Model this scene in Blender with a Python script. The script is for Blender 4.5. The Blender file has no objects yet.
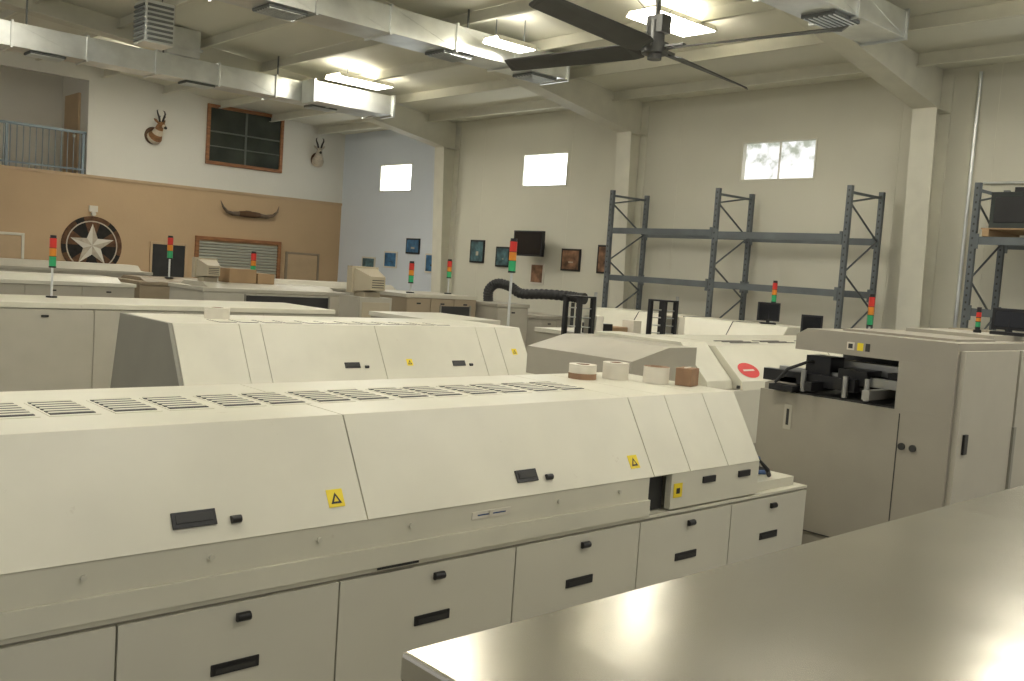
import bpy, math, random, bmesh
from mathutils import Vector, Matrix
random.seed(4)
sc=bpy.context.scene
try:
    sc.view_settings.view_transform='Standard'
    sc.view_settings.look='None'
except Exception: pass

# ------------------------------------------------------------ materials
def mat(name,col,rough=.5,metal=0.,var=.06,scale=3.,bump=0.,bscale=40.,emit=0.,stretch=None,stain=None):
    m=bpy.data.materials.new(name);m.use_nodes=True
    nt=m.node_tree;b=nt.nodes['Principled BSDF']
    b.inputs['Roughness'].default_value=rough;b.inputs['Metallic'].default_value=metal
    tc=nt.nodes.new('ShaderNodeTexCoord')
    mp=nt.nodes.new('ShaderNodeMapping');nt.links.new(tc.outputs['Object'],mp.inputs[0])
    if stretch: mp.inputs['Scale'].default_value=stretch
    n=nt.nodes.new('ShaderNodeTexNoise');n.inputs['Scale'].default_value=scale;n.inputs['Detail'].default_value=5
    nt.links.new(mp.outputs[0],n.inputs['Vector'])
    r=nt.nodes.new('ShaderNodeValToRGB')
    r.color_ramp.elements[0].position=.3;r.color_ramp.elements[1].position=.7
    r.color_ramp.elements[0].color=(*[c*(1-var) for c in col],1)
    r.color_ramp.elements[1].color=(*[min(1,c*(1+var)) for c in col],1)
    nt.links.new(n.outputs['Fac'],r.inputs[0]);out=r.outputs[0]
    if stain:
        n3=nt.nodes.new('ShaderNodeTexNoise');n3.inputs['Scale'].default_value=7;n3.inputs['Detail'].default_value=8;n3.inputs['Roughness'].default_value=.7
        nt.links.new(mp.outputs[0],n3.inputs['Vector'])
        r3=nt.nodes.new('ShaderNodeValToRGB');r3.color_ramp.elements[0].position=.66;r3.color_ramp.elements[1].position=.76
        r3.color_ramp.elements[0].color=(0,0,0,1);r3.color_ramp.elements[1].color=(.6,.6,.6,1)
        nt.links.new(n3.outputs['Fac'],r3.inputs[0])
        mx=nt.nodes.new('ShaderNodeMixRGB');mx.inputs[2].default_value=(*stain,1)
        nt.links.new(r3.outputs[0],mx.inputs[0]);nt.links.new(out,mx.inputs[1]);out=mx.outputs[0]
    nt.links.new(out,b.inputs['Base Color'])
    if bump:
        n2=nt.nodes.new('ShaderNodeTexNoise');n2.inputs['Scale'].default_value=bscale
        nt.links.new(mp.outputs[0],n2.inputs['Vector'])
        bp=nt.nodes.new('ShaderNodeBump');bp.inputs['Strength'].default_value=bump;bp.inputs['Distance'].default_value=.02
        nt.links.new(n2.outputs['Fac'],bp.inputs['Height']);nt.links.new(bp.outputs[0],b.inputs['Normal'])
    if emit:
        b.inputs['Emission Color'].default_value=(*col,1);b.inputs['Emission Strength'].default_value=emit
    return m
M={}
M['white']=mat('oven_white_enamel',(.66,.638,.52),.36,var=.05,scale=2.5,stain=(.40,.34,.24))
M['white2']=mat('panel_white_enamel',(.61,.59,.49),.4,var=.04,scale=1.5)
M['grey']=mat('warm_grey_enamel',(.25,.24,.195),.45,var=.05)
M['grey2']=mat('putty_enamel',(.39,.365,.295),.45,var=.05)
M['pnp']=mat('putty_grey_paint',(.34,.315,.255),.42,var=.05)
M['door']=mat('light_putty_paint',(.45,.425,.345),.42,var=.05)
M['black']=mat('black_plastic',(.012,.012,.013),.35,var=.2)
M['rubber']=mat('dark_rubber',(.02,.02,.02),.6,var=.2)
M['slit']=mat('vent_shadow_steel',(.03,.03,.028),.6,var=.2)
M['yellow']=mat('warning_yellow',(.85,.66,.03),.5)
M['steel']=mat('stainless_steel',(.58,.555,.485),.20,.93,var=.10,scale=1.6,bump=.10,bscale=3)
M['galv']=mat('galvanised_duct',(.76,.78,.76),.34,.8,var=.22,scale=1.3)
M['galvd']=mat('duct_grille_steel',(.16,.17,.16),.5,.5,var=.2)
M['rack']=mat('rack_blue_grey',(.12,.135,.14),.5,.2,var=.15)
M['wallw']=mat('wall_white_paint',(.74,.72,.64),.85,var=.03,scale=.8,bump=.1,bscale=12)
M['wallg']=mat('wall_cream_liner',(.66,.64,.53),.8,var=.04,scale=.5,bump=.1,bscale=8)
M['wallb']=mat('wall_daylight_tint',(.70,.75,.80),.8,var=.03,scale=.5)  # cool daylight on the far wall section, put into the base colour
M['tan']=mat('wall_tan_paint',(.53,.38,.225),.8,var=.05,scale=.8,bump=.1,bscale=12)
M['trim']=mat('cream_beam_paint',(.70,.68,.565),.6,var=.05)
M['ceil']=mat('roof_insulation_vinyl',(.78,.765,.65),.6,var=.08,scale=.6,bump=.3,bscale=2,stretch=(1,.3,1))
M['wood']=mat('stained_wood',(.30,.13,.05),.5,var=.3,scale=4,stretch=(1,1,6))
M['doortan']=mat('door_tan',(.52,.38,.23),.6)
M['glassd']=mat('dark_office_glass',(.04,.047,.038),.10,var=.5,scale=1.2)
M['muntin']=mat('window_mullion_grey',(.12,.13,.11),.4)
M['floor']=mat('sealed_concrete',(.26,.25,.22),.45,var=.15,scale=1.2)
M['card']=mat('cardboard',(.36,.24,.13),.8,var=.1)
M['paper']=mat('tape_roll_paper',(.70,.66,.56),.7)
M['brown']=mat('brown_paper',(.28,.17,.10),.8,var=.2,scale=8)
M['red']=mat('red_lens',(.62,.03,.02),.3)
M['amber']=mat('amber_lens',(.70,.25,.02),.3)
M['green']=mat('green_lens',(.03,.36,.14),.3)
M['redlogo']=mat('red_badge',(.62,.04,.04),.4)
M['crt']=mat('crt_beige_plastic',(.40,.35,.25),.5)
M['tanm']=mat('tan_machine_paint',(.31,.25,.17),.5)
M['blade']=mat('fan_blade_anodised',(.085,.085,.08),.45,.3,var=.1)
M['motor']=mat('fan_motor_metal',(.16,.16,.15),.4,.6)
M['hide']=mat('pronghorn_hide',(.26,.13,.055),.9,var=.25,scale=14)
M['hidew']=mat('pronghorn_white',(.60,.52,.40),.9,var=.1,scale=14)
M['horn']=mat('black_horn',(.03,.022,.016),.5)
M['horn2']=mat('longhorn_horn',(.14,.10,.065),.4,var=.5,scale=6)
M['board']=mat('mount_plaque',(.10,.05,.02),.5)
M['hidebr']=mat('cowhide_brown',(.12,.06,.03),.9,var=.4,scale=9)
M['hidebl']=mat('cowhide_black',(.02,.018,.015),.9,var=.3,scale=9)
M['hidecr']=mat('cowhide_cream',(.50,.44,.34),.9,var=.15,scale=9)
M['lamp']=mat('fluorescent_glow',(1,.955,.85),.5,emit=30,var=0)
M['ceilfill']=mat('ceiling_fill_glow',(1,.955,.85),.5,emit=9,var=0)  # added glow on the fixture tops to brighten the ceiling
M['day']=mat('bright_daylight_glazing',(.92,.97,1),.3,emit=5,var=0)
M['rail']=mat('blue_grey_railing',(.22,.27,.30),.5,.3)
M['pic_blue']=mat('poster_blue',(.05,.16,.30),.3,var=.6,scale=5)
M['pic_warm']=mat('poster_sepia',(.22,.12,.07),.3,var=.7,scale=6)
M['pic_teal']=mat('poster_teal',(.07,.14,.16),.3,var=.7,scale=6)
M['screen']=mat('tv_screen',(.012,.013,.016),.12)
M['cable']=mat('blue_cable',(.03,.08,.20),.5)
M['slat']=mat('shutter_slat',(.40,.40,.33),.5)
M['pcb']=mat('conveyor_aluminium',(.45,.45,.42),.35,.8)
def treeglass():
    m=bpy.data.materials.new('tree_daylight');m.use_nodes=True;nt=m.node_tree;b=nt.nodes['Principled BSDF']
    tc=nt.nodes.new('ShaderNodeTexCoord');n=nt.nodes.new('ShaderNodeTexNoise');n.inputs['Scale'].default_value=6;n.inputs['Detail'].default_value=7
    sp=nt.nodes.new('ShaderNodeSeparateXYZ');nt.links.new(tc.outputs['Object'],n.inputs['Vector']);nt.links.new(tc.outputs['Object'],sp.inputs[0])
    ma=nt.nodes.new('ShaderNodeMath');ma.operation='MULTIPLY_ADD';ma.inputs[1].default_value=.30;ma.inputs[2].default_value=-1.30
    nt.links.new(sp.outputs['Z'],ma.inputs[0])
    ad=nt.nodes.new('ShaderNodeMath');ad.operation='ADD';nt.links.new(n.outputs['Fac'],ad.inputs[0]);nt.links.new(ma.outputs[0],ad.inputs[1])
    r=nt.nodes.new('ShaderNodeValToRGB');r.color_ramp.elements[0].position=.48;r.color_ramp.elements[1].position=.72
    r.color_ramp.elements[0].color=(1,1,1,1);r.color_ramp.elements[1].color=(.36,.39,.31,1)
    nt.links.new(ad.outputs[0],r.inputs[0]);nt.links.new(r.outputs[0],b.inputs['Emission Color']);b.inputs['Emission Strength'].default_value=1.15
    b.inputs['Base Color'].default_value=(.1,.1,.1,1)
    return m
M['tree']=treeglass()

# ------------------------------------------------------------ mesh builder
class B:
    def __init__(s,name,bevel=0.):
        s.n=name;s.v=[];s.f=[];s.m=[];s.sm=[];s.ml=[];s.bev=bevel
    def mi(s,k):
        if k not in s.ml:s.ml.append(k)
        return s.ml.index(k)
    def add(s,vs,fs,k,smooth=False):
        o=len(s.v);s.v+=[tuple(v) for v in vs];i=s.mi(k)
        for f in fs:
            s.f.append([o+a for a in f]);s.m.append(i);s.sm.append(smooth)
    def hexa(s,vs,k):
        s.add(vs,[(0,3,2,1),(4,5,6,7),(0,1,5,4),(1,2,6,5),(2,3,7,6),(3,0,4,7)],k)
    def box(s,x0,x1,y0,y1,z0,z1,k):
        s.hexa([(x0,y0,z0),(x1,y0,z0),(x1,y1,z0),(x0,y1,z0),(x0,y0,z1),(x1,y0,z1),(x1,y1,z1),(x0,y1,z1)],k)
    def obox(s,c,d,R,k):
        c=Vector(c);h=[a/2 for a in d];L=[]
        for z in(-1,1):
            for x,y in((-1,-1),(1,-1),(1,1),(-1,1)):
                L.append(c+R@Vector((x*h[0],y*h[1],z*h[2])))
        s.hexa(L,k)
    def prism(s,prof,ax,lo,hi,k):
        n=len(prof)
        def P(a,b,t): return {'x':(t,a,b),'y':(a,t,b),'z':(a,b,t)}[ax]
        vs=[P(a,b,lo) for a,b in prof]+[P(a,b,hi) for a,b in prof]
        fs=[tuple(range(n-1,-1,-1)),tuple(range(n,2*n))]+[(i,(i+1)%n,n+(i+1)%n,n+i) for i in range(n)]
        s.add(vs,fs,k)
    def tube(s,pts,rad,k,seg=12,caps=True,kfn=None,sq=1.):
        pts=[Vector(p) for p in pts];n=len(pts)
        if not hasattr(rad,'__len__'):rad=[rad]*n
        rings=[];up=None
        for i,p in enumerate(pts):
            t=(pts[min(i+1,n-1)]-pts[max(i-1,0)]).normalized()
            if up is None:
                up=Vector((0,0,1)) if abs(t.z)<.9 else Vector((1,0,0))
            a=t.cross(up).normalized();b=a.cross(t).normalized();up=b
            rings.append([p+(a*math.cos(2*math.pi*j/seg)*sq+b*math.sin(2*math.pi*j/seg))*rad[i] for j in range(seg)])
        for i in range(n-1):
            kk=kfn(i) if kfn else k
            s.add(rings[i]+rings[i+1],[(j,(j+1)%seg,seg+(j+1)%seg,seg+j) for j in range(seg)],kk,True)
        if caps:
            s.add(rings[0],[tuple(range(seg))],kfn(0) if kfn else k);s.add(rings[-1],[tuple(range(seg-1,-1,-1))],kfn(n-2) if kfn else k)
    def cyl(s,p0,p1,r,k,seg=16): s.tube([p0,p1],r,k,seg)
    def finish(s,parent=None):
        me=bpy.data.meshes.new(s.n);me.from_pydata(s.v,[],s.f)
        for k in s.ml: me.materials.append(M[k])
        me.polygons.foreach_set('material_index',s.m);me.polygons.foreach_set('use_smooth',s.sm)
        me.update()
        bm=bmesh.new();bm.from_mesh(me);bmesh.ops.recalc_face_normals(bm,faces=bm.faces);bm.to_mesh(me);bm.free()
        o=bpy.data.objects.new(s.n,me);sc.collection.objects.link(o)
        if s.bev:
            md=o.modifiers.new('bevel','BEVEL');md.width=s.bev;md.segments=2;md.limit_method='ANGLE';md.angle_limit=math.radians(40)
        if parent:o.parent=parent
        return o

XW,YW=15.1,24.4
def zr(x):return 5.7+(XW-x)/12

# ------------------------------------------------------------ room
b=B('floor');b.box(-5,XW+.2,-4,26.8,-.1,0,'floor');b.finish()
b=B('ceiling')
b.prism([(-5,zr(-5)),(XW+.2,zr(XW+.2)),(XW+.2,zr(XW+.2)+.08),(-5,zr(-5)+.08)],'y',-4,26.8,'ceil')
b.finish()
wins=[(20.96,22.46,4.0,4.75),(15.10,16.57,4.03,4.79),(8.99,10.54,4.03,4.76),(2.95,4.50,4.03,4.76)]
b=B('wall_right')
def wallseg(y0,y1,k,ws):
    ys=[y0]+[v for w in sorted(ws) for v in w[:2]]+[y1]
    for i in range(0,len(ys),2): b.box(XW,XW+.2,ys[i],ys[i+1],0,5.72,k)
    for w in ws:
        b.box(XW,XW+.2,w[0],w[1],0,w[2],k);b.box(XW,XW+.2,w[0],w[1],w[3],5.72,k)
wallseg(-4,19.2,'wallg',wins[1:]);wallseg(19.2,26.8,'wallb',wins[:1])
for y in [1.5*i-3 for i in range(15)]:
    if not any(w[0]-.05<y<w[1]+.05 for w in wins): b.box(XW-.004,XW,y,y+.012,0,5.7,'trim')
b.finish()
for i,w in enumerate(wins):
    b=B('window_%d'%(i+1));y0,y1,z0,z1=w
    b.box(XW+.10,XW+.12,y0,y1,z0,z1,'tree' if i==2 else 'day')
    t=.03
    b.box(XW-.01,XW+.16,y0,y1,z0,z0+t,'trim');b.box(XW-.01,XW+.16,y0,y1,z1-t,z1,'trim')
    b.box(XW-.01,XW+.16,y0,y0+t,z0+t,z1-t,'trim');b.box(XW-.01,XW+.16,y1-t,y1,z0+t,z1-t,'trim')
    if i==2:b.box(XW+.05,XW+.09,(y0+y1)/2-.008,(y0+y1)/2+.008,z0+t,z1-t,'trim')
    b.finish()
b=B('wall_left')
b.box(-5,XW,YW,YW+.2,0,3.65,'tan')
b.prism([(7.86,3.65),(XW,3.65),(XW,zr(XW)),(7.86,zr(7.86))],'y',YW,YW+.2,'wallw')
b.box(7.86,8.06,YW+.2,26.6,3.65,zr(8),'wallw')
b.box(-5,7.86,26.4,26.6,3.65,zr(7.86),'wallw')
b.box(-5,7.86,YW,YW+.2,5.95,zr(7.86),'wallw')
b.box(-5,7.86,YW+.2,26.4,3.5,3.65,'tan')
b.finish()
b=B('trim_1');b.box(-5,XW,YW-.03,YW,3.62,3.69,'doortan');b.finish()
b=B('balcony_railing')
for x in [1+.14*i for i in range(49)]: b.cyl((x,YW+.1,3.7),(x,YW+.1,4.68),.012,'rail',6)
b.box(.9,7.86,YW+.07,YW+.13,4.66,4.72,'rail');b.box(.9,7.86,YW+.08,YW+.12,3.78,3.82,'rail')
for x in (1,2.7,4.4,6.1,7.8): b.box(x-.03,x+.03,YW+.07,YW+.13,3.65,4.7,'rail')
b.finish()
b=B('door_1');b.box(7.80,7.855,24.95,26.0,3.66,5.7,'doortan');b.cyl((7.74,25.1,4.65),(7.80,25.1,4.65),.035,'galv');b.finish()
b=B('window_5',.01)
x0,x1,z0,z1=10.85,13.08,4.33,5.90;t=.09
b.box(x0,x1,YW-.07,YW-.005,z0,z0+t,'wood');b.box(x0,x1,YW-.07,YW-.005,z1-t,z1,'wood')
b.box(x0,x0+t,YW-.07,YW-.005,z0+t,z1-t,'wood');b.box(x1-t,x1,YW-.07,YW-.005,z0+t,z1-t,'wood')
b.box(x0+t,x1-t,YW-.03,YW-.01,z0+t,z1-t,'glassd')
xm=(x0+x1)/2;b.box(xm-.03,xm+.03,YW-.05,YW-.03,z0+t,z1-t,'muntin')
b.box(x0+t,x1-t,YW-.05,YW-.03,5.18,5.22,'muntin');b.box(x0+t,x1-t,YW-.045,YW-.03,4.80,4.83,'muntin')
b.finish()
b=B('window_6',.01)
x0,x1,z0,z1=10.67,13.17,1.15,2.42;t=.1
b.box(x0,x1,YW-.08,YW-.005,z1-t,z1,'wood');b.box(x0,x1,YW-.12,YW-.005,z0,z0+t,'wood')
b.box(x0,x0+t,YW-.08,YW-.005,z0+t,z1-t,'wood');b.box(x1-t,x1,YW-.08,YW-.005,z0+t,z1-t,'wood')
z=z0+t
while z<z1-t-.05:
    b.prism([(YW-.02,z),(YW-.045,z+.02),(YW-.045,z+.06),(YW-.02,z+.075),(YW-.01,z+.075),(YW-.01,z)],'x',x0+t,x1-t,'slat');z+=.08
b.finish()
def door(n,x0,x1,z1,k,kf):
    b=B(n,.006)
    b.box(x0,x1,YW-.04,YW-.005,0.0,z1,k)
    b.box(x0-.06,x0,YW-.06,YW-.005,0,z1+.06,kf);b.box(x1,x1+.06,YW-.06,YW-.005,0,z1+.06,kf);b.box(x0,x1,YW-.06,YW-.005,z1,z1+.06,kf)
    b.cyl((x0+.08,YW-.1,1.0),(x0+.08,YW-.04,1.0),.03,'galv')
    b.finish()
door('door_2',9.54,10.40,2.12,'slit','doortan')
door('door_3',13.40,14.36,2.10,'doortan','tanm')
door('door_4',5.55,6.45,2.10,'doortan','trim')

# ------------------------------------------------------------ steel frames
for yc in (.78,6.9,13.05,19.15):
    b=B('steel_rafter_frame')
    w=.19
    b.prism([(XW-.30,0),(XW-.28,0),(XW-.50,5.02),(XW-.52,5.02)],'y',yc-w,yc+w,'trim')
    b.prism([(XW-.28,0),(XW-.03,0),(XW-.03,5.02),(XW-.50,5.02)],'y',yc-.012,yc+.012,'trim')
    b.box(XW-.03,XW-.005,yc-w,yc+w,0,5.6,'trim')
    pb=[(XW-.52,5.02),(10.4,5.70),(-5,zr(-5)-.42)]
    for i,((xa,za),(xb,zb)) in enumerate(zip(pb[:-1],pb[1:])):
        b.prism([(xa,za),(xb,zb),(xb,zb+.02),(xa,za+.02)],'y',yc-w,yc+w,'trim')
        b.prism([(xa,za+.02),(xb,zb+.02),(xb,zr(xb)-.02),(xa,zr(xa)-.02)],'y',yc-.012,yc+.012,'trim')
    b.prism([(XW-.52,5.03),(XW-.035,5.03),(XW-.035,zr(XW)-.02),(XW-.52,zr(XW-.5)-.02)],'y',yc-.012,yc+.012,'trim')
    b.box(XW-.52,XW-.03,yc-w,yc+w,5.0,5.02,'trim')
    b.finish()
k=0
while True:
    x=XW-.9-1.5*k
    if x<-4.5:break
    b=B('roof_purlin');z=zr(x)-.01
    b.box(x-.01,x+.01,-4,YW,z-.2,z,'trim');b.box(x-.07,x-.01,-4,YW,z-.2,z-.188,'trim')
    b.finish();k+=1

# ------------------------------------------------------------ ducts
def duct(name,x0,x1,y0,y1,z0,z1,grilles=(),step=1.25):
    b=B(name,.006);b.box(x0,x1,y0,y1,z0,z1,'galv')
    x=x1-.02
    while x>x0:
        b.box(x-.02,x+.02,y0-.03,y1+.03,z0-.03,z1+.03,'galv')
        xx=x-step
        if xx>x0: b.prism([(x-.05,z0+.02),(x-.03,z0+.02),(xx+.06,z1-.02),(xx+.04,z1-.02)],'y',y0-.006,y0,'galv')
        x-=step
    for g in grilles:
        b.box(g-.3,g+.3,y0+.08,y1-.08,z0-.04,z0,'galvd')
        for i in range(7): b.box(g-.28,g+.28,y0+.1+i*(y1-y0-.22)/6,y0+.115+i*(y1-y0-.22)/6,z0-.055,z0-.04,'galv')
    for x in [x0+1+2.4*i for i in range(int((x1-x0)/2.4))]:
        b.box(x,x+.03,y0+.02,y0+.04,z1,zr(x),'galvd')
    b.finish()
duct('air_duct',-1,12.1,18.25,18.8,5.33,5.74,(5.2,8.0,10.8))
duct('air_duct',-1,11.9,12.05,12.7,5.47,5.86,(6.5,9.5,11.4))
duct('air_duct',-1,12.15,6.1,6.72,5.46,5.8,(8.0,10.8))
b=B('duct_plenum_box',.006);b.box(10.2,12.14,17.75,18.21,5.30,5.72,'galv');b.box(10.15,10.2,17.7,18.21,5.27,5.75,'galv');b.box(12.14,12.19,17.7,18.21,5.27,5.75,'galv');b.finish()
b=B('unit_heater',.01)
x0,x1,y0,y1=6.15,6.65,16.4,16.9
b.box(x0,x1,y0,y1,5.5,6.2,'galv')
for i in range(8): b.box(x0-.03,x0,y0+.03,y1-.03,5.54+.08*i,5.58+.08*i,'galvd');b.box(x0+.03,x1-.03,y0-.03,y0,5.54+.08*i,5.58+.08*i,'galvd')
for x,y in((x0+.05,y0+.05),(x1-.05,y1-.05)): b.cyl((x,y,6.2),(x,y,zr(x)),.012,'galvd',6)
b.finish()
b=B('duct_riser',.006);b.box(7.3,7.95,18.3,18.75,5.77,zr(7.95),'galv');b.box(7.26,7.99,18.26,18.79,5.9,5.95,'galv');b.finish()

# ------------------------------------------------------------ light fixtures
def fixture(x,y,L=1.3,W=.66,drop=.30):
    z=zr(x)-drop
    b=B('high_bay_light')
    b.prism([(y-W/2,z),(y-W/2+.06,z+.09),(y+W/2-.06,z+.09),(y+W/2,z),(y+W/2-.02,z),(y+W/2-.08,z+.07),(y-W/2+.08,z+.07),(y-W/2+.02,z)],'x',x-L/2,x+L/2,'trim')
    b.box(x-L/2+.02,x+L/2-.02,y-W/2+.04,y+W/2-.04,z-.005,z+.03,'lamp')
    b.box(x-L/2+.05,x+L/2-.05,y-W/2+.09,y+W/2-.09,z+.091,z+.096,'ceilfill')
    for dx in(-.3,.3): b.cyl((x+dx,y,z+.096),(x+dx,y,zr(x+dx)),.01,'galvd',6)
    b.finish()
for x,y in ((10.95,17.25),(10.85,8.95),(7,8.9),(3,8.9),(-1,8.9),(7,4),(3,4),(11.4,3.6),(7,-.5),(3,-.5),(-1,4),(11,-.5),(4.5,15.0),(.5,15.4),(8,20.7),(10.2,20.4)):  # last two added unseen behind the duct to brighten the left wall
    fixture(x,y)
fixture(10.1,11.6,.8,.45,.50)

# ------------------------------------------------------------ ceiling fan
b=B('ceiling_fan',.004)
fx,fy,fz=9.46,8.05,5.0
for a in (98,188,278,8):
    a=math.radians(a);d=Vector((math.cos(a),math.sin(a),0));n=Vector((-d.y,d.x,0));R=2.45
    pts=[(.22,.11),(.4,.18),(R-.1,.125),(R,.09)]
    for (r0,w0),(r1,w1) in zip(pts[:-1],pts[1:]):
        c=Vector((fx,fy,fz))
        def q(r,w,dz):
            return [c+d*r+n*w+Vector((0,0,.05+dz)),c+d*r-n*w+Vector((0,0,-.05+dz))]
        A=q(r0,w0,0);Bq=q(r1,w1,0);C=q(r0,w0,.02);D=q(r1,w1,.02)
        b.hexa([A[1],Bq[1],Bq[0],A[0],C[1],D[1],D[0],C[0]],'blade')
    b.obox(Vector((fx,fy,fz+.03))+d*.25,(.35,.09,.03),Matrix.Rotation(a,3,'Z'),'motor')
b.cyl((fx,fy,fz-.05),(fx,fy,fz+.08),.17,'motor',24);b.cyl((fx,fy,fz-.12),(fx,fy,fz-.05),.09,'motor',20)
b.cyl((fx,fy,fz+.08),(fx,fy,fz+.36),.11,'motor',20);b.box(fx-.09,fx+.09,fy-.16,fy+.10,fz+.2,fz+.42,'motor')
b.cyl((fx,fy,fz+.36),(fx,fy,zr(fx)),.035,'motor',12)
for i in range(4):
    a=math.radians(45+90*i);b.cyl((fx+.05*math.cos(a),fy+.05*math.sin(a),fz+.4),(fx+.9*math.cos(a),fy+.9*math.sin(a),zr(fx+.9*math.cos(a))),.006,'motor',6)
b.finish()

# ------------------------------------------------------------ ovens
def oven(name,x0,x1,h0,h1,yf,hseams,bseams,handles,stickers,vents,zb=1.10,endmat='white',style=1,W=1.32):
    zt=1.475
    b=B(name,.008)
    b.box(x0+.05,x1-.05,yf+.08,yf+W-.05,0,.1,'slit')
    ztop=.885 if style==1 else zb-.06
    b.box(x0,x1,yf+.02,yf+W,.1,ztop,'grey2')
    bs=[x0]+list(bseams)+[x1]
    for a,c in zip(bs[:-1],bs[1:]):
        b.box(a+.004,c-.004,yf,yf+.02,.11,ztop-.013,'white2')
        m=(a+c)/2;zz=ztop-.24
        b.box(m-.09,m+.09,yf-.006,yf,zz-.02,zz+.02,'black')
        b.box(m-.075,m+.075,yf-.009,yf-.006,zz-.013,zz+.005,'slit')
        b.tube([(m+.02-.025,yf-.008,ztop-.065),(m+.02+.025,yf-.008,ztop-.065)],.016,'black',10)
    b.box(x0,x1,yf,yf+W,ztop,ztop+.015,'white')
    xs=h1-.98
    if style==1:
        b.box(x0,xs,yf-.012,yf+.05,.905,.985,'white')
        b.box(x0,xs,yf+.004,yf+.05,.985,1.10,'white')
        b.box(xs,h1-.80,yf+.06,yf+.1,.905,1.09,'slit')
        b.box(x0+.02,h1-.02,yf+.10,yf+W-.05,.905,1.10,'white')
        x=x0+.3
        while x<xs: b.cyl((x,yf+.004,1.05),(x,yf-.008,1.05),.010,'white2',10);x+=.42
        b.box(h1-.80,h1,yf+.002,yf+.04,.91,1.10,'white')
        b.box(h1-.78,h1-.71,yf-.002,yf+.002,.97,1.045,'yellow');b.box(h1-.76,h1-.73,yf-.003,yf-.002,.99,1.02,'black')
    else:
        b.box(x0+.02,h1-.02,yf+.03,yf+W-.03,ztop+.015,zb,'grey')
    hgt=zt-zb;sl=(.22*hgt/.375,hgt);Ls=math.hypot(*sl);up=Vector((0,sl[0]/Ls,sl[1]/Ls));nn=Vector((0,-sl[1]/Ls,sl[0]/Ls))
    yc=yf+sl[0]
    b.prism([(yf+.012,zb),(yc+.012,zt-.006),(yf+W-.18,zt-.002),(yf+W,zb)],'x',h0+.003,h1-.003,'white')
    hs=[h0]+list(hseams)+[h1]
    def srect(a,c,t0,t1,off,th,k):
        o=Vector((0,yf,zb))
        P=lambda x,t,e:Vector((x,0,0))+o+up*t+nn*e
        b.hexa([P(a,t0,off),P(c,t0,off),P(c,t0,off+th),P(a,t0,off+th),P(a,t1,off),P(c,t1,off),P(c,t1,off+th),P(a,t1,off+th)],k)
    for a,c in zip(hs[:-1],hs[1:]):
        srect(a+.003,c-.003,0,Ls,-.010,.012,'white')
        b.box(a+.003,c-.003,yc+.005,yf+W-.2,zt-.012,zt,'white')
    for (x,t,w) in handles:
        srect(x-w/2,x+w/2,t-.028,t+.028,.002,.008,'black');srect(x-w/2+.012,x+w/2-.012,t-.012,t+.018,.010,.003,'slit')
        c=Vector((x+w/2+.07,yf,zb))+up*(t-.02)+nn*.008
        b.tube([c-Vector((.018,0,0)),c+Vector((.018,0,0))],.014,'black',10)
    for (x,t) in stickers:
        srect(x-.035,x+.035,t-.035,t+.035,.002,.002,'yellow')
        o=Vector((x,yf,zb))+nn*.0048;X=Vector((1,0,0))
        b.add([o+up*(t-.022)-X*.024,o+up*(t-.022)+X*.024,o+up*(t+.022)],[(0,1,2)],'black')
        o=o+nn*.0006
        b.add([o+up*(t-.014)-X*.011,o+up*(t-.014)+X*.011,o+up*(t+.008)],[(0,1,2)],'yellow')
    for v in vents:
        for s in(0,1):
            xa=v+s*.205
            b.box(xa,xa+.175,yf+.50,yf+.82,zt,zt+.002,'white')
            for j in range(6):
                yy=yf+.53+j*.05
                b.box(xa+.01,xa+.165,yy,yy+.024,zt+.002,zt+.005,'slit')
                b.prism([(yy+.018,zt+.002),(yy+.03,zt+.002),(yy+.03,zt+.009)],'x',xa+.01,xa+.165,'white')
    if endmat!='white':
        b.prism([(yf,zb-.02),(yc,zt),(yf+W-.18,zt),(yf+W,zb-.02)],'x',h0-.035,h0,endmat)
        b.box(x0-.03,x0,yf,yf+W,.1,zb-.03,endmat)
    return b
b=oven('reflow_oven',-1.4,5.28,-1.4,4.73,3.0,(.32,2.05,3.78,4.08,4.42),(-.56,.28,1.11,1.94,2.85,3.70,4.49),
    [(1.37,.09,.155),(2.92,.09,.125)],[(1.93,.10),(3.66,.09)],[.40+.43*i for i in range(8)])
b.box(2.58,2.80,3.000,3.006,1.030,1.062,'paper');b.box(2.61,2.77,2.999,3.0,1.043,1.049,'cable')
for x in (4.25,4.58): b.box(x-.055,x+.055,2.992,3.004,1.025,1.06,'black')
b.box(2.1,2.3,2.985,2.99,.895,.903,'slit')
b.box(4.78,5.2,3.05,3.30,.90,.955,'white')
b.tube([(4.8,3.15,.96),(4.86,3.1,1.05),(4.93,3.14,1.07),(4.98,3.2,.97),(5.03,3.12,.98)],.016,'cable',8)
b.tube([(4.78,3.22,.96),(4.85,3.2,1.12),(4.92,3.25,1.0),(5.1,3.2,.97)],.02,'rubber',8)
b.tube([(4.78,3.12,.96),(4.82,3.08,1.10),(4.90,3.05,1.02),(5.0,3.1,.97)],.014,'rubber',8)
b.box(4.77,4.84,3.08,3.16,.955,1.10,'black')
b.finish()
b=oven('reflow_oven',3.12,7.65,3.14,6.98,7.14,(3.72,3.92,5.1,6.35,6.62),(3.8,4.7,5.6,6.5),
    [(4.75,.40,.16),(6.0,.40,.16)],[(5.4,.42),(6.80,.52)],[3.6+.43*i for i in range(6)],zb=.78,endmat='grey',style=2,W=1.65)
b.box(6.98,7.6,7.2,8.4,.78,.92,'white')
b.finish()

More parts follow.
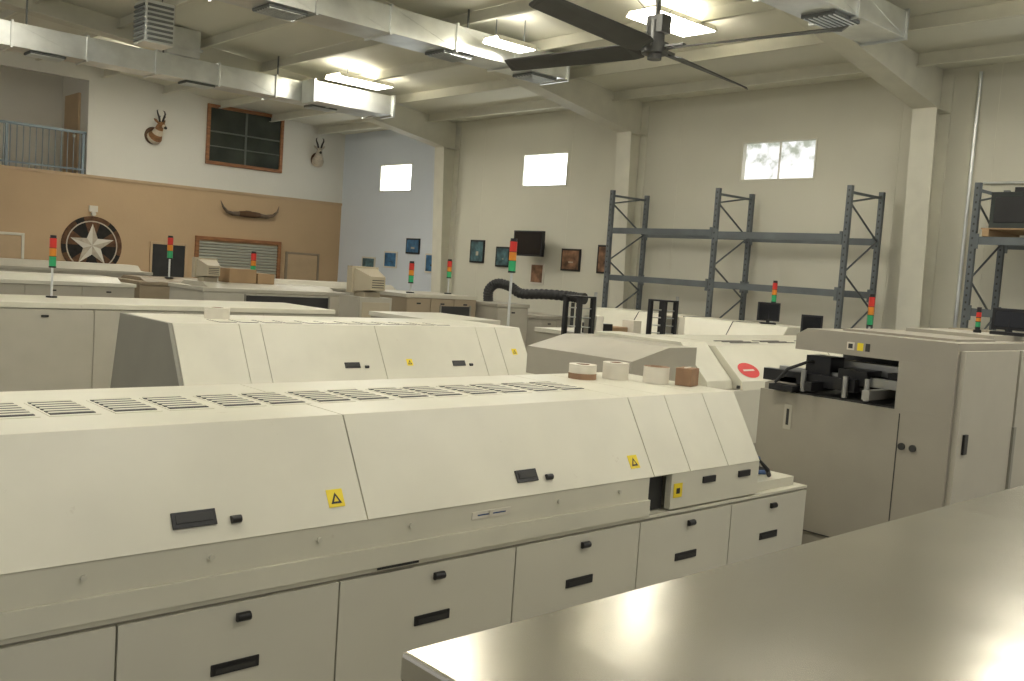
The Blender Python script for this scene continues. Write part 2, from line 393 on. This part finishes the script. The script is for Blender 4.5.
def roll(n,x,y,z,r,h,k,k2):
    b=B(n);seg=28
    ring=lambda rr,zz:[(x+rr*math.cos(2*math.pi*i/seg),y+rr*math.sin(2*math.pi*i/seg),zz) for i in range(seg)]
    v=ring(r,z)+ring(r,z+h)+ring(r*.5,z+h)+ring(r*.5,z)
    for q,kk,sm in((0,k,True),(1,k2,False),(2,'brown',True)):
        b.add(v,[(q*seg+i,q*seg+(i+1)%seg,(q+1)*seg+(i+1)%seg,(q+1)*seg+i) for i in range(seg)],kk,sm)
    b.add(v,[(3*seg+i,3*seg+(i+1)%seg,(i+1)%seg,i) for i in range(seg)],k)
    b.finish()
roll('tape_roll',4.15,3.90,1.476,.085,.035,'brown','paper');roll('tape_roll',4.15,3.90,1.512,.083,.05,'paper','paper')
roll('tape_roll',4.38,3.84,1.476,.08,.10,'paper','paper')
roll('tape_roll',4.50,3.62,1.476,.078,.10,'paper','brown')
b=B('cardboard_box',.004);b.obox((4.62,3.48,1.53),(.13,.10,.105),Matrix.Rotation(.3,3,'Z'),'brown');b.obox((4.62,3.48,1.585),(.10,.012,.004),Matrix.Rotation(.3,3,'Z'),'paper');b.finish()
roll('tape_roll',3.78,8.1,1.476,.11,.1,'paper','paper')

# ------------------------------------------------------------ stainless topped cabinet in the foreground
b=B('stainless_top_cabinet',.012)
zt=1.5
b.box(.86,4.9,-1.2,1.15,zt-.05,zt,'steel');b.box(.88,4.88,-1.18,1.13,.12,zt-.055,'steel')
b.box(.93,4.83,-1.13,1.08,0,.12,'slit')
for i in range(4):
    b.box(.9+i,1.88+i,1.13,1.15,.2,zt-.1,'door');b.box(1.3+i,1.5+i,1.15,1.165,1.2,1.24,'black')
b.finish()

# ------------------------------------------------------------ stencil printer (right)
b=B('stencil_printer_machine',.012)
X0,X1,Y0,Y1=5.7,7.35,2.35,3.66
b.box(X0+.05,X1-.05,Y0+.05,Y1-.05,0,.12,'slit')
b.box(X0,X1,Y0,Y1,.12,1.40,'pnp')
b.box(X0,X1,Y0,2.70,1.40,1.70,'pnp')
b.box(X0+.75,X1,2.70,3.45,1.40,1.70,'grey')
b.prism([(Y0,1.70),(3.42,1.70),(3.42,1.80),(3.34,1.845),(Y0,1.845)],'x',X0,X1,'pnp')
b.box(X0+.02,X0+.75,2.71,3.40,1.40,1.41,'slit');b.box(X0+.70,X0+.75,2.71,3.45,1.41,1.70,'slit')
b.box(X0-.10,X0+.7,2.82,2.87,1.44,1.50,'pcb');b.box(X0-.10,X0+.7,3.22,3.27,1.44,1.50,'black')
b.box(X0+.15,X0+.22,2.75,3.62,1.50,1.56,'pcb');b.box(X0+.05,X0+.12,3.0,3.68,1.46,1.54,'black')
b.box(X0+.10,X0+.35,2.95,3.15,1.50,1.60,'black');b.box(X0+.30,X0+.40,2.74,3.4,1.56,1.64,'pcb')
b.box(X0+.12,X0+.3,3.22,3.40,1.52,1.66,'black');b.box(X0+.2,X0+.5,2.72,2.86,1.5,1.6,'slit')
for y in(2.9,3.05,3.35): b.cyl((X0+.02,y,1.42),(X0+.02,y,1.56),.018,'pcb',10)
b.tube([(X0+.2,3.3,1.6),(X0+.1,3.36,1.62),(X0-.02,3.45,1.56),(X0-.05,3.52,1.46)],.011,'rubber',8)
b.prism([(3.42,1.40),(3.66,1.40),(3.66,1.44),(3.5,1.50),(3.42,1.50)],'x',X0+.05,X0+.5,'pnp')
b.box(X0-.06,X0+.05,3.38,3.56,1.41,1.45,'black')
b.box(X0-.004,X0,2.66,2.665,.3,1.38,'slit')
for y in(2.63,2.56): b.cyl((X0,y,1.18),(X0-.012,y,1.18),.022,'slit',14)
b.box(X0-.004,X0,3.40,3.46,1.15,1.32,'door');b.box(X0-.006,X0-.004,3.42,3.44,1.18,1.29,'slit')
b.box(X0-.004,X0,3.0,3.05,1.735,1.785,'paper');b.box(X0-.006,X0-.004,3.01,3.04,1.745,1.775,'slit')
b.box(X0-.003,X0,2.94,2.98,1.735,1.785,'yellow');b.box(X0-.003,X0,2.895,2.925,1.735,1.785,'slit')
b.box(X0-.01,X0,2.355,3.64,.5,.505,'slit')
b.box(X0+.03,X0+.86,Y0-.035,Y0,.32,1.80,'door');b.box(X0+.90,X1-.02,Y0-.035,Y0,.32,1.80,'door')
b.box(X0+.10,X0+.15,Y0-.05,Y0-.035,1.18,1.30,'black')
b.box(X0+.86,X0+.9,Y0-.05,Y0,.3,1.3,'grey')
b.box(X0+.2,X0+.8,2.45,3.2,1.845,1.86,'pnp')
b.box(X0+.9,X1-.1,2.5,3.1,1.845,1.88,'grey2')
b.finish()

# ------------------------------------------------------------ oven 3 (middle right)
b=B('conveyor_oven',.01)
yf=5.05
b.box(6.45,11.2,yf+.1,6.7,.0,1.0,'grey2')
b.box(6.45,11.2,yf+.05,6.72,1.0,1.12,'white')
b.prism([(6.25,1.12),(7.15,1.12),(7.15,1.50),(6.75,1.50),(6.25,1.38)],'y',yf+.25,6.62,'grey2')
def hood(a,c,y0,k,z=1.5):
    b.prism([(y0,1.12),(y0+.02,1.2),(y0+.35,z),(6.6,z),(6.7,1.12)],'x',a,c,k)
hood(7.16,7.55,yf+.1,'white',1.53);hood(7.57,8.05,yf,'white',1.50)
hood(8.08,9.6,yf+.05,'white');hood(9.63,11.15,yf+.05,'white')
for xa in(8.2,8.9,9.75,10.45):
    for j in range(3): b.box(xa,xa+.5,yf+.6+j*.1,yf+.63+j*.1,1.50,1.506,'slit')
b.box(7.55,11.1,yf+.03,yf+.06,1.13,1.16,'slit')
b.box(7.3,8.9,yf+.0,yf+.1,.6,1.12,'white2')
seg=24
up=Vector((0,.33,.30)).normalized();nn=Vector((0,-.30,.33)).normalized()
o=Vector((7.81,yf+.02,1.2))+up*.13+nn*.004
b.add([o+Vector((1,0,0))*.16*math.cos(2*math.pi*i/seg)+up*.095*math.sin(2*math.pi*i/seg) for i in range(seg)],[tuple(range(seg))],'redlogo')
b.add([o+nn*.002+Vector((1,0,0))*a+up*c for a,c in((-.09,-.010),(.09,-.010),(.09,.010),(-.09,.010))],[(0,1,2,3)],'paper')
b.finish()

# ------------------------------------------------------------ back machines
def machine(n,x0,x1,y0,y1,z,k='white2',kt='white',np=4,open_=None,step=None,locks=True):
    b=B(n,.012)
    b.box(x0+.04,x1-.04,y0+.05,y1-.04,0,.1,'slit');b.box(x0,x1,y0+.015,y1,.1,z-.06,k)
    b.box(x0-.02,x1+.02,y0-.01,y1+.02,z-.06,z,kt)
    w=(x1-x0)/np
    for i in range(np):
        b.box(x0+i*w+.006,x0+(i+1)*w-.006,y0,y0+.015,.12,z-.07,k)
        if locks:
            m=x0+(i+.5)*w
            b.box(m-.04,m+.04,y0-.01,y0,z-.16,z-.135,'black')
    if step:
        b.prism([(y0+.2,z),(y0+.4,z+step),(y1-.2,z+step),(y1-.05,z)],'x',x0+.15,x1-.15,kt)
    if open_:
        a,c,za,zb=open_;b.box(a,c,y0-.012,y0,za,zb,'slit');b.box(a-.03,a,y0-.02,y0,za-.02,zb+.02,'grey');b.box(c,c+.03,y0-.02,y0,za-.02,zb+.02,'grey')
    b.finish()
machine('surface_mount_line',.6,6.9,11.2,12.6,1.38,np=6,k='door')  # darker putty body stands in for shade on the front
machine('component_feeder_machine',7.3,8.5,9.6,10.9,1.40,np=2,k='grey2',kt='white2')
machine('chip_shooter_machine',6.3,8.9,14.0,15.3,1.5,'door','door',3,(7.0,8.5,1.13,1.40),.07,False)
machine('chip_shooter_machine',8.9,10.35,12.3,13.6,1.60,'tanm','door',3,(9.6,10.2,1.2,1.42),None)
machine('board_inspection_machine',2.6,6.0,16.0,17.4,1.42,'grey2','white2',4,None,.08)
machine('wave_solder_machine',6.3,8.5,16.6,18.0,1.45,'tanm','tanm',3,None,.06,False)
machine('wave_solder_machine',8.9,12.6,17.4,18.9,1.45,'grey2','door',4,(9.6,10.8,1.1,1.3),.1,False)
machine('wash_machine',4.2,8.0,20.4,21.6,1.50,'grey2','door',4,None,.12,False)
machine('work_cabinet',10.6,12.0,14.3,15.4,1.35,'grey','grey2',2,None,None)
machine('work_cabinet',9.4,10.6,8.6,9.8,1.30,'grey2','white2',2,None,None)
machine('work_cabinet',12.6,13.4,13.0,16.4,1.25,'grey2','grey2',2,None,None)
machine('work_cabinet',10.4,11.1,11.8,12.6,1.52,'grey2','grey2',1,None,None)
b=B('curing_oven',.015)
b.box(11.5,12.7,7.3,10.8,0,1.15,'grey2')
b.prism([(11.45,1.15),(11.75,1.56),(12.45,1.56),(12.75,1.15)],'y',7.2,10.9,'white')
for y in(8.1,9.0,9.9): b.prism([(11.44,1.15),(11.745,1.566),(12.455,1.566),(12.76,1.15)],'y',y,y+.015,'slit')
b.finish()

def crt(n,x,y,z,s=1.,ped=True,base=0.):
    b=B(n,.015)
    b.box(x-.2*s,x+.2*s,y+.06*s,y+.18*s,z,z+.34*s,'crt')
    b.hexa([(x-.11*s,y-.24*s,z+.05*s),(x+.11*s,y-.24*s,z+.05*s),(x+.17*s,y+.06*s,z+.02*s),(x-.17*s,y+.06*s,z+.02*s),
            (x-.11*s,y-.24*s,z+.22*s),(x+.11*s,y-.24*s,z+.22*s),(x+.17*s,y+.06*s,z+.32*s),(x-.17*s,y+.06*s,z+.32*s)],'crt')
    for i in range(4): b.box(x-.09*s,x+.09*s,y-.243*s,y-.24*s,z+(.08+.03*i)*s,z+(.09+.03*i)*s,'slit')
    b.box(x-.16*s,x+.16*s,y+.18*s,y+.186*s,z+.05*s,z+.30*s,'screen')
    b.box(x-.12*s,x+.12*s,y-.12*s,y+.12*s,z-.05,z+.02*s,'crt')
    if ped: b.box(x-.28,x+.28,y-.25,y+.3,base,z-.05,'grey2');b.box(x-.24,x+.24,y-.256,y-.25,z-.4,z-.12,'crt')
    b.finish()
crt('crt_monitor',7.85,11.85,1.60,1.15)
crt('crt_monitor',6.62,14.6,1.622,.95,False)
b=B('cardboard_boxes',.005);b.box(6.95,7.42,14.5,14.9,1.572,1.80,'card');b.box(7.45,7.75,14.5,14.85,1.572,1.74,'card');b.box(7.15,7.2,14.499,14.9,1.80,1.803,'paper');b.finish()
def flat(n,x,y,z,w,h,ang,base):
    b=B(n,.005);R=Matrix.Rotation(ang,3,'Z')
    b.obox((x,y,z),(w,.04,h),R,'black');b.obox(Vector((x,y,z))+R@Vector((0,-.022,0)),(w-.04,.004,h-.04),R,'screen')
    b.cyl((x,y,base+.02),(x,y,z),.025,'black',10);b.obox((x,y,base+.012),(.22,.16,.022),R,'black');b.finish()
flat('computer_monitor',12.1,7.75,1.74,.32,.27,math.radians(-50),1.56)
flat('computer_monitor',9.97,5.80,1.70,.24,.22,math.radians(-55),1.506)
flat('computer_monitor',7.0,2.56,1.99,.22,.15,math.radians(-75),1.88)

def tower(x,y,zb,zt,r=.03,seg=(.09,.07,.08)):
    b=B('signal_tower_light')
    L=sum(seg)+.03
    b.cyl((x,y,zb),(x,y,zb+.02),r*1.6,'black',14);b.cyl((x,y,zb+.02),(x,y,zt-L),r*.35,'galv',8)
    b.cyl((x,y,zt-L-.02),(x,y,zt-L),r*1.05,'black',14)
    z=zt-L
    for s,k in zip(seg,('green','amber','red')):
        b.cyl((x,y,z),(x,y,z+s-.006),r,k,14);b.cyl((x,y,z+s-.006),(x,y,z+s),r*1.04,'slit',14);z+=s
    b.cyl((x,y,z),(x,y,zt),r*.9,'black',14);b.finish()
tower(7.26,8.04,.92,2.45,.042,(.12,.10,.12))
tower(3.58,12.2,1.38,2.13,.040,(.12,.1,.12))
tower(6.98,17.0,1.51,2.28,.05,(.13,.11,.13))
tower(7.60,14.98,1.57,2.10,.045,(.12,.09,.12))
tower(9.18,12.6,1.60,2.12,.042,(.11,.09,.11))
tower(12.32,7.82,1.56,2.20,.035,(.1,.08,.1))
tower(10.9,5.57,1.505,2.1,.035,(.12,.1,.12))
tower(6.95,2.75,1.88,2.06,.017,(.04,.03,.04))
tower(10.2,12.9,1.60,2.2,.04,(.1,.08,.1))

b=B('exhaust_hose')
def hose(pts,r):
    P=[Vector(p) for p in pts];out=[];rad=[]
    n=70
    for i in range(n+1):
        t=i/n*(len(P)-1);k=min(int(t),len(P)-2);f=t-k
        p0=P[max(k-1,0)];p1=P[k];p2=P[k+1];p3=P[min(k+2,len(P)-1)]
        out.append(.5*((2*p1)+(-p0+p2)*f+(2*p0-5*p1+4*p2-p3)*f*f+(-p0+3*p1-3*p2+p3)*f**3));rad.append(r*(1.06 if i%2 else .92))
    b.tube(out,rad,'rubber',14)
hose([(10.70,12.40,1.525),(10.70,12.40,1.72),(10.80,12.30,1.84),(10.92,12.1,1.80),(11.0,11.9,1.70),(11.15,11.5,1.72),(11.28,11.05,1.72),(11.35,10.85,1.70)],.085)
b.cyl((11.35,10.85,1.70),(11.36,10.75,1.70),.095,'rubber',14);b.cyl((11.30,10.95,0),(11.30,10.95,1.62),.03,'slit',8)
b.finish()
def loader(x,y,z0,zt):
    b=B('board_magazine_loader',.004)
    b.box(x-.3,x+.3,y-.3,y+.3,0,z0,'grey2')
    for dx,dy in((-.2,-.1),(.02,-.1),(-.2,.12),(.02,.12)):
        b.box(x+dx,x+dx+.05,y+dy,y+dy+.05,z0,zt,'black')
    for i in range(4):
        z=z0+.08+i*(zt-z0-.12)/4;b.box(x-.16,x+.03,y-.08,y+.12,z,z+.012,'pcb')
    b.box(x+.1,x+.22,y-.1,y+.1,z0,z0+(zt-z0)*.6,'paper');b.box(x-.2,x+.07,y-.1,y+.17,zt-.02,zt,'black')
    b.cyl((x+.16,y,z0+(zt-z0)*.6),(x+.16,y,zt+.05),.02,'pcb',8);b.finish()
loader(8.0,7.55,1.3,1.85);loader(9.4,7.45,1.35,1.85)
b=B('parts_trolley',.006)
b.box(8.6,9.6,7.9,8.5,.95,.98,'pcb');b.box(8.6,9.6,7.9,8.5,1.34,1.37,'pcb')
for x in(8.63,9.57):
    for y in(7.93,8.47): b.box(x-.02,x+.02,y-.02,y+.02,0,1.34,'pcb')
b.box(8.65,8.95,7.95,8.2,1.37,1.5,'black');b.box(9.0,9.3,8.0,8.4,1.37,1.46,'card');b.box(9.35,9.5,7.95,8.15,1.37,1.55,'paper')
b.finish()

# ------------------------------------------------------------ pallet racks
def upright(b,y,x0=13.7,x1=14.72,zt=3.75):
    for x in(x0,x1):
        b.box(x,x+.012,y-.04,y+.04,0,zt,'rack');b.box(x+.012,x+.07,y-.04,y-.03,0,zt,'rack');b.box(x+.012,x+.07,y+.03,y+.04,0,zt,'rack')
        b.box(x-.04,x+.1,y-.07,y+.07,0,.012,'rack')
        for i in range(int(zt/.1)): b.box(x-.002,x,y-.012,y+.012,.06+i*.1,.09+i*.1,'slit')
    z=.2;i=0
    while z<zt-.1:
        z2=min(z+.55,zt-.08);a=(x0+.05,y,z) ;c=(x1,y,z2)
        if i%2: a=(x1,y,z);c=(x0+.05,y,z2)
        b.cyl(a,c,.016,'rack',6);z=z2 if z2>z+.3 else zt;i+=1
    b.box(x0+.07,x1,y-.015,y+.015,zt-.12,zt-.08,'rack')
def beams(b,ya,yb,zs,x0=13.7,x1=14.72):
    for z in zs:
        for x in(x0-.005,x1+.03):
            b.box(x,x+.045,ya+.04,yb-.04,z-.11,z,'rack');b.box(x-.01,x+.004,ya+.04,ya+.09,z-.17,z+.04,'rack');b.box(x-.01,x+.004,yb-.09,yb-.04,z-.17,z+.04,'rack')
b=B('pallet_rack',.0)
for y in(12.46,10.0,7.54): upright(b,y)
beams(b,10.0,12.46,(3.03,2.13,1.1));beams(b,7.54,10.0,(3.0,2.13,1.1));b.finish()
b=B('pallet_rack',.0)
for y in(5.62,3.1): upright(b,y)
beams(b,3.1,5.62,(3.0,2.0,1.05));b.finish()
b=B('wooden_pallet',.003)
for y in(4.1,4.75,5.40): b.box(13.68,14.8,y,y+.09,3.002,3.10,'card')
for i in range(8): b.box(13.68+i*.145,13.78+i*.145,4.08,5.51,3.10,3.12,'card')
b.finish()
b=B('shrink_wrapped_crate',.03);b.box(13.75,14.7,4.15,5.44,3.122,3.62,'glassd');b.box(13.74,13.75,4.2,5.38,3.2,3.55,'rubber');b.box(13.73,13.74,4.8,4.84,3.14,3.6,'grey');b.box(13.9,14.5,4.4,5.2,3.62,3.70,'rubber');b.finish()
b=B('stored_parts_bins',.006)
for i,(y,w,h,k) in enumerate(((8.0,.6,.35,'black'),(8.8,.5,.25,'grey2'),(9.4,.5,.3,'card'),(10.3,.6,.22,'brown'),(11.1,.7,.3,'grey'),(11.9,.4,.2,'paper'))):
    b.box(13.75,14.5,y,y+w,1.102,1.102+h,k)
b.box(13.77,14.7,7.6,12.4,1.09,1.102,'card');b.finish()
b=B('equipment_cart',.01)
b.box(12.2,12.9,5.9,6.7,.1,1.45,'black');b.box(12.2,12.9,5.95,6.65,1.45,1.6,'glassd');b.box(12.1,13.0,5.8,6.8,0,.1,'slit');b.box(12.19,12.2,6.0,6.6,1.1,1.35,'grey');b.finish()
b=B('equipment_cart',.01)
b.box(11.9,12.8,4.3,5.4,0,1.55,'white2');b.box(11.89,11.9,4.4,5.3,1.2,1.45,'slit');b.box(12.0,12.6,4.5,5.1,1.55,1.75,'crt');b.finish()
b=B('electrical_conduit');b.cyl((XW-.04,6.3,0),(XW-.04,6.3,5.6),.03,'galv',8);b.cyl((XW-.04,6.1,3.9),(XW-.04,4.0,3.9),.02,'galv',8);b.finish()

# ------------------------------------------------------------ wall pictures & tv
pics=[(17.75,18.28,2.2,2.76,'pic_teal','black'),(16.8,17.3,2.14,2.62,'pic_teal','black'),(14.49,15.07,2.15,2.64,'pic_warm','black'),(13.5,13.98,2.14,2.75,'pic_warm','black'),
(15.6,16.05,1.80,2.28,'pic_warm','paper'),(20.4,21.0,2.33,2.74,'pic_blue','black'),(19.5,20.1,1.86,2.36,'pic_blue','paper'),(21.4,22.0,1.91,2.36,'pic_blue','paper'),(22.45,23.1,1.72,2.17,'pic_teal','paper')]
for y0,y1,z0,z1,k,fk in pics:
    b=B('framed_picture',.004);b.box(XW-.035,XW-.003,y0,y1,z0,z1,fk);b.box(XW-.04,XW-.035,y0+.04,y1-.04,z0+.04,z1-.04,k)
    b.box(XW-.042,XW-.04,y0+.20,y1-.24,z0+.18,z1-.28,'hidecr' if fk=='black' else 'black');b.finish()
b=B('wall_television',.01);b.box(14.62,14.70,15.25,16.2,2.42,2.99,'black');b.box(14.615,14.62,15.28,16.17,2.46,2.96,'screen');b.box(14.7,XW-.005,15.65,15.8,2.6,2.75,'black');b.finish()

# ------------------------------------------------------------ trophies
def pronghorn(x,z,s,turn,light=False):
    b=B('pronghorn_shoulder_mount')
    y=YW
    c=math.cos(turn);sn=math.sin(turn)
    def P(a,d,h):
        return (x+(a*c+d*sn)*s,y-.02-(d*c-a*sn)*s,z+h*s)
    b.tube([(x,y-.005,z+.28*s),(x,y-.03,z+.28*s)],[.26*s,.24*s],'board',20)
    path=[(0,.02,.20),(0,.10,.24),(0,.19,.34),(0,.27,.46),(0,.32,.56),(0,.37,.60),(0,.43,.585),(0,.50,.545),(0,.57,.50),(0,.61,.475)]
    rad=[.22,.215,.16,.12,.10,.098,.085,.062,.048,.035]
    h='hidecr' if light else 'hide'
    ks=['hidew',h,'hidew',h,h,h,h,'hidew','horn']
    b.tube([P(*p) for p in path],[r*s for r in rad],'hide',14,kfn=lambda i:ks[i])
    for sg in(-1,1):
        b.tube([P(sg*.07,.33,.64),P(sg*.15,.30,.71),P(sg*.20,.28,.76)],[.03*s,.04*s,.006*s],h,8)
        b.tube([P(sg*.045,.36,.67),P(sg*.08,.37,.80),P(sg*.13,.36,.92),P(sg*.13,.33,1.0),P(sg*.08,.31,1.03)],[.034*s,.032*s,.026*s,.018*s,.004*s],'horn',8)
        b.tube([P(sg*.075,.37,.79),P(sg*.09,.45,.84)],[.022*s,.004*s],'horn',8)
        b.tube([P(sg*.07,.42,.615),P(sg*.088,.425,.615)],[.018*s,.012*s],'horn',8)
    b.finish()
pronghorn(9.45,4.62,.84,.25);pronghorn(14.2,4.62,.80,-.35,True)
b=B('longhorn_horn_mount')
cx,cz=12.15,3.1
b.tube([(cx-.30,YW-.08,cz),(cx-.15,YW-.1,cz+.0),(cx+.15,YW-.1,cz),(cx+.30,YW-.08,cz)],[.07,.085,.085,.07],'board',14)
for sg in(-1,1):
    b.tube([(cx+sg*.28,YW-.08,cz),(cx+sg*.5,YW-.1,cz-.02),(cx+sg*.68,YW-.14,cz+.02),(cx+sg*.80,YW-.15,cz+.14),(cx+sg*.86,YW-.12,cz+.30)],[.065,.056,.045,.03,.006],'horn2',12)
b.box(cx-.08,cx+.08,YW-.03,YW-.003,cz-.08,cz+.1,'board');b.finish()
b=B('cowhide_star_rug')
cx,cz,R=8.05,1.97,.72
def disc(r0,r1,yy,kf,n=40):
    for i in range(n):
        a,c=2*math.pi*i/n,2*math.pi*(i+1)/n
        b.add([(cx+r0*math.cos(a),yy,cz+r0*math.sin(a)),(cx+r1*math.cos(a),yy,cz+r1*math.sin(a)),(cx+r1*math.cos(c),yy,cz+r1*math.sin(c)),(cx+r0*math.cos(c),yy,cz+r0*math.sin(c))],[(0,1,2,3)],kf(i))
b.tube([(cx,YW-.003,cz),(cx,YW-.025,cz)],R,'hidebr',48)
disc(.60,R,YW-.028,lambda i:('hidebr','hidebr','hidebl','hidebr')[(i//2)%4]);disc(.0001,.60,YW-.028,lambda i:'hidebl' if (i//4)%2 else 'hidebr')
disc(.58,.61,YW-.030,lambda i:'hidecr')
ctr=Vector((cx,YW-.05,cz))
for i in range(5):
    a=math.pi/2+i*2*math.pi/5
    t=(cx+.54*math.cos(a),YW-.032,cz+.54*math.sin(a))
    l=(cx+.22*math.cos(a-math.pi/5),YW-.032,cz+.22*math.sin(a-math.pi/5));r=(cx+.22*math.cos(a+math.pi/5),YW-.032,cz+.22*math.sin(a+math.pi/5))
    b.add([ctr,l,t],[(0,1,2)],'hidecr');b.add([ctr,t,r],[(0,1,2)],'paper')
b.finish()
b=B('wall_bell');b.cyl((8.05,YW-.1,2.75),(8.05,YW-.003,2.75),.05,'paper');b.box(7.95,8.15,YW-.06,YW-.003,2.8,2.95,'paper');b.finish()

# ------------------------------------------------------------ world + camera
w=bpy.data.worlds.new('world');sc.world=w;w.use_nodes=True
bg=w.node_tree.nodes['Background'];bg.inputs[0].default_value=(1,.98,.94,1);bg.inputs[1].default_value=.5
yaw,pit,rol,f=math.radians(42.385),math.radians(4.283),math.radians(3.941),948.6
F=Vector((math.sin(yaw)*math.cos(pit),math.cos(yaw)*math.cos(pit),-math.sin(pit)))
R=Vector((math.cos(yaw),-math.sin(yaw),0));D=F.cross(R)
U=R*math.cos(rol)-D*math.sin(rol);V=R*math.sin(rol)+D*math.cos(rol)
mw=Matrix((( U.x,-V.x,-F.x,0),(U.y,-V.y,-F.y,0),(U.z,-V.z,-F.z,2.1),(0,0,0,1)))
cd=bpy.data.cameras.new('camera');cd.sensor_width=36;cd.lens=f*36/1024;cd.clip_end=200
co=bpy.data.objects.new('camera',cd);co.matrix_world=mw;sc.collection.objects.link(co);sc.camera=co
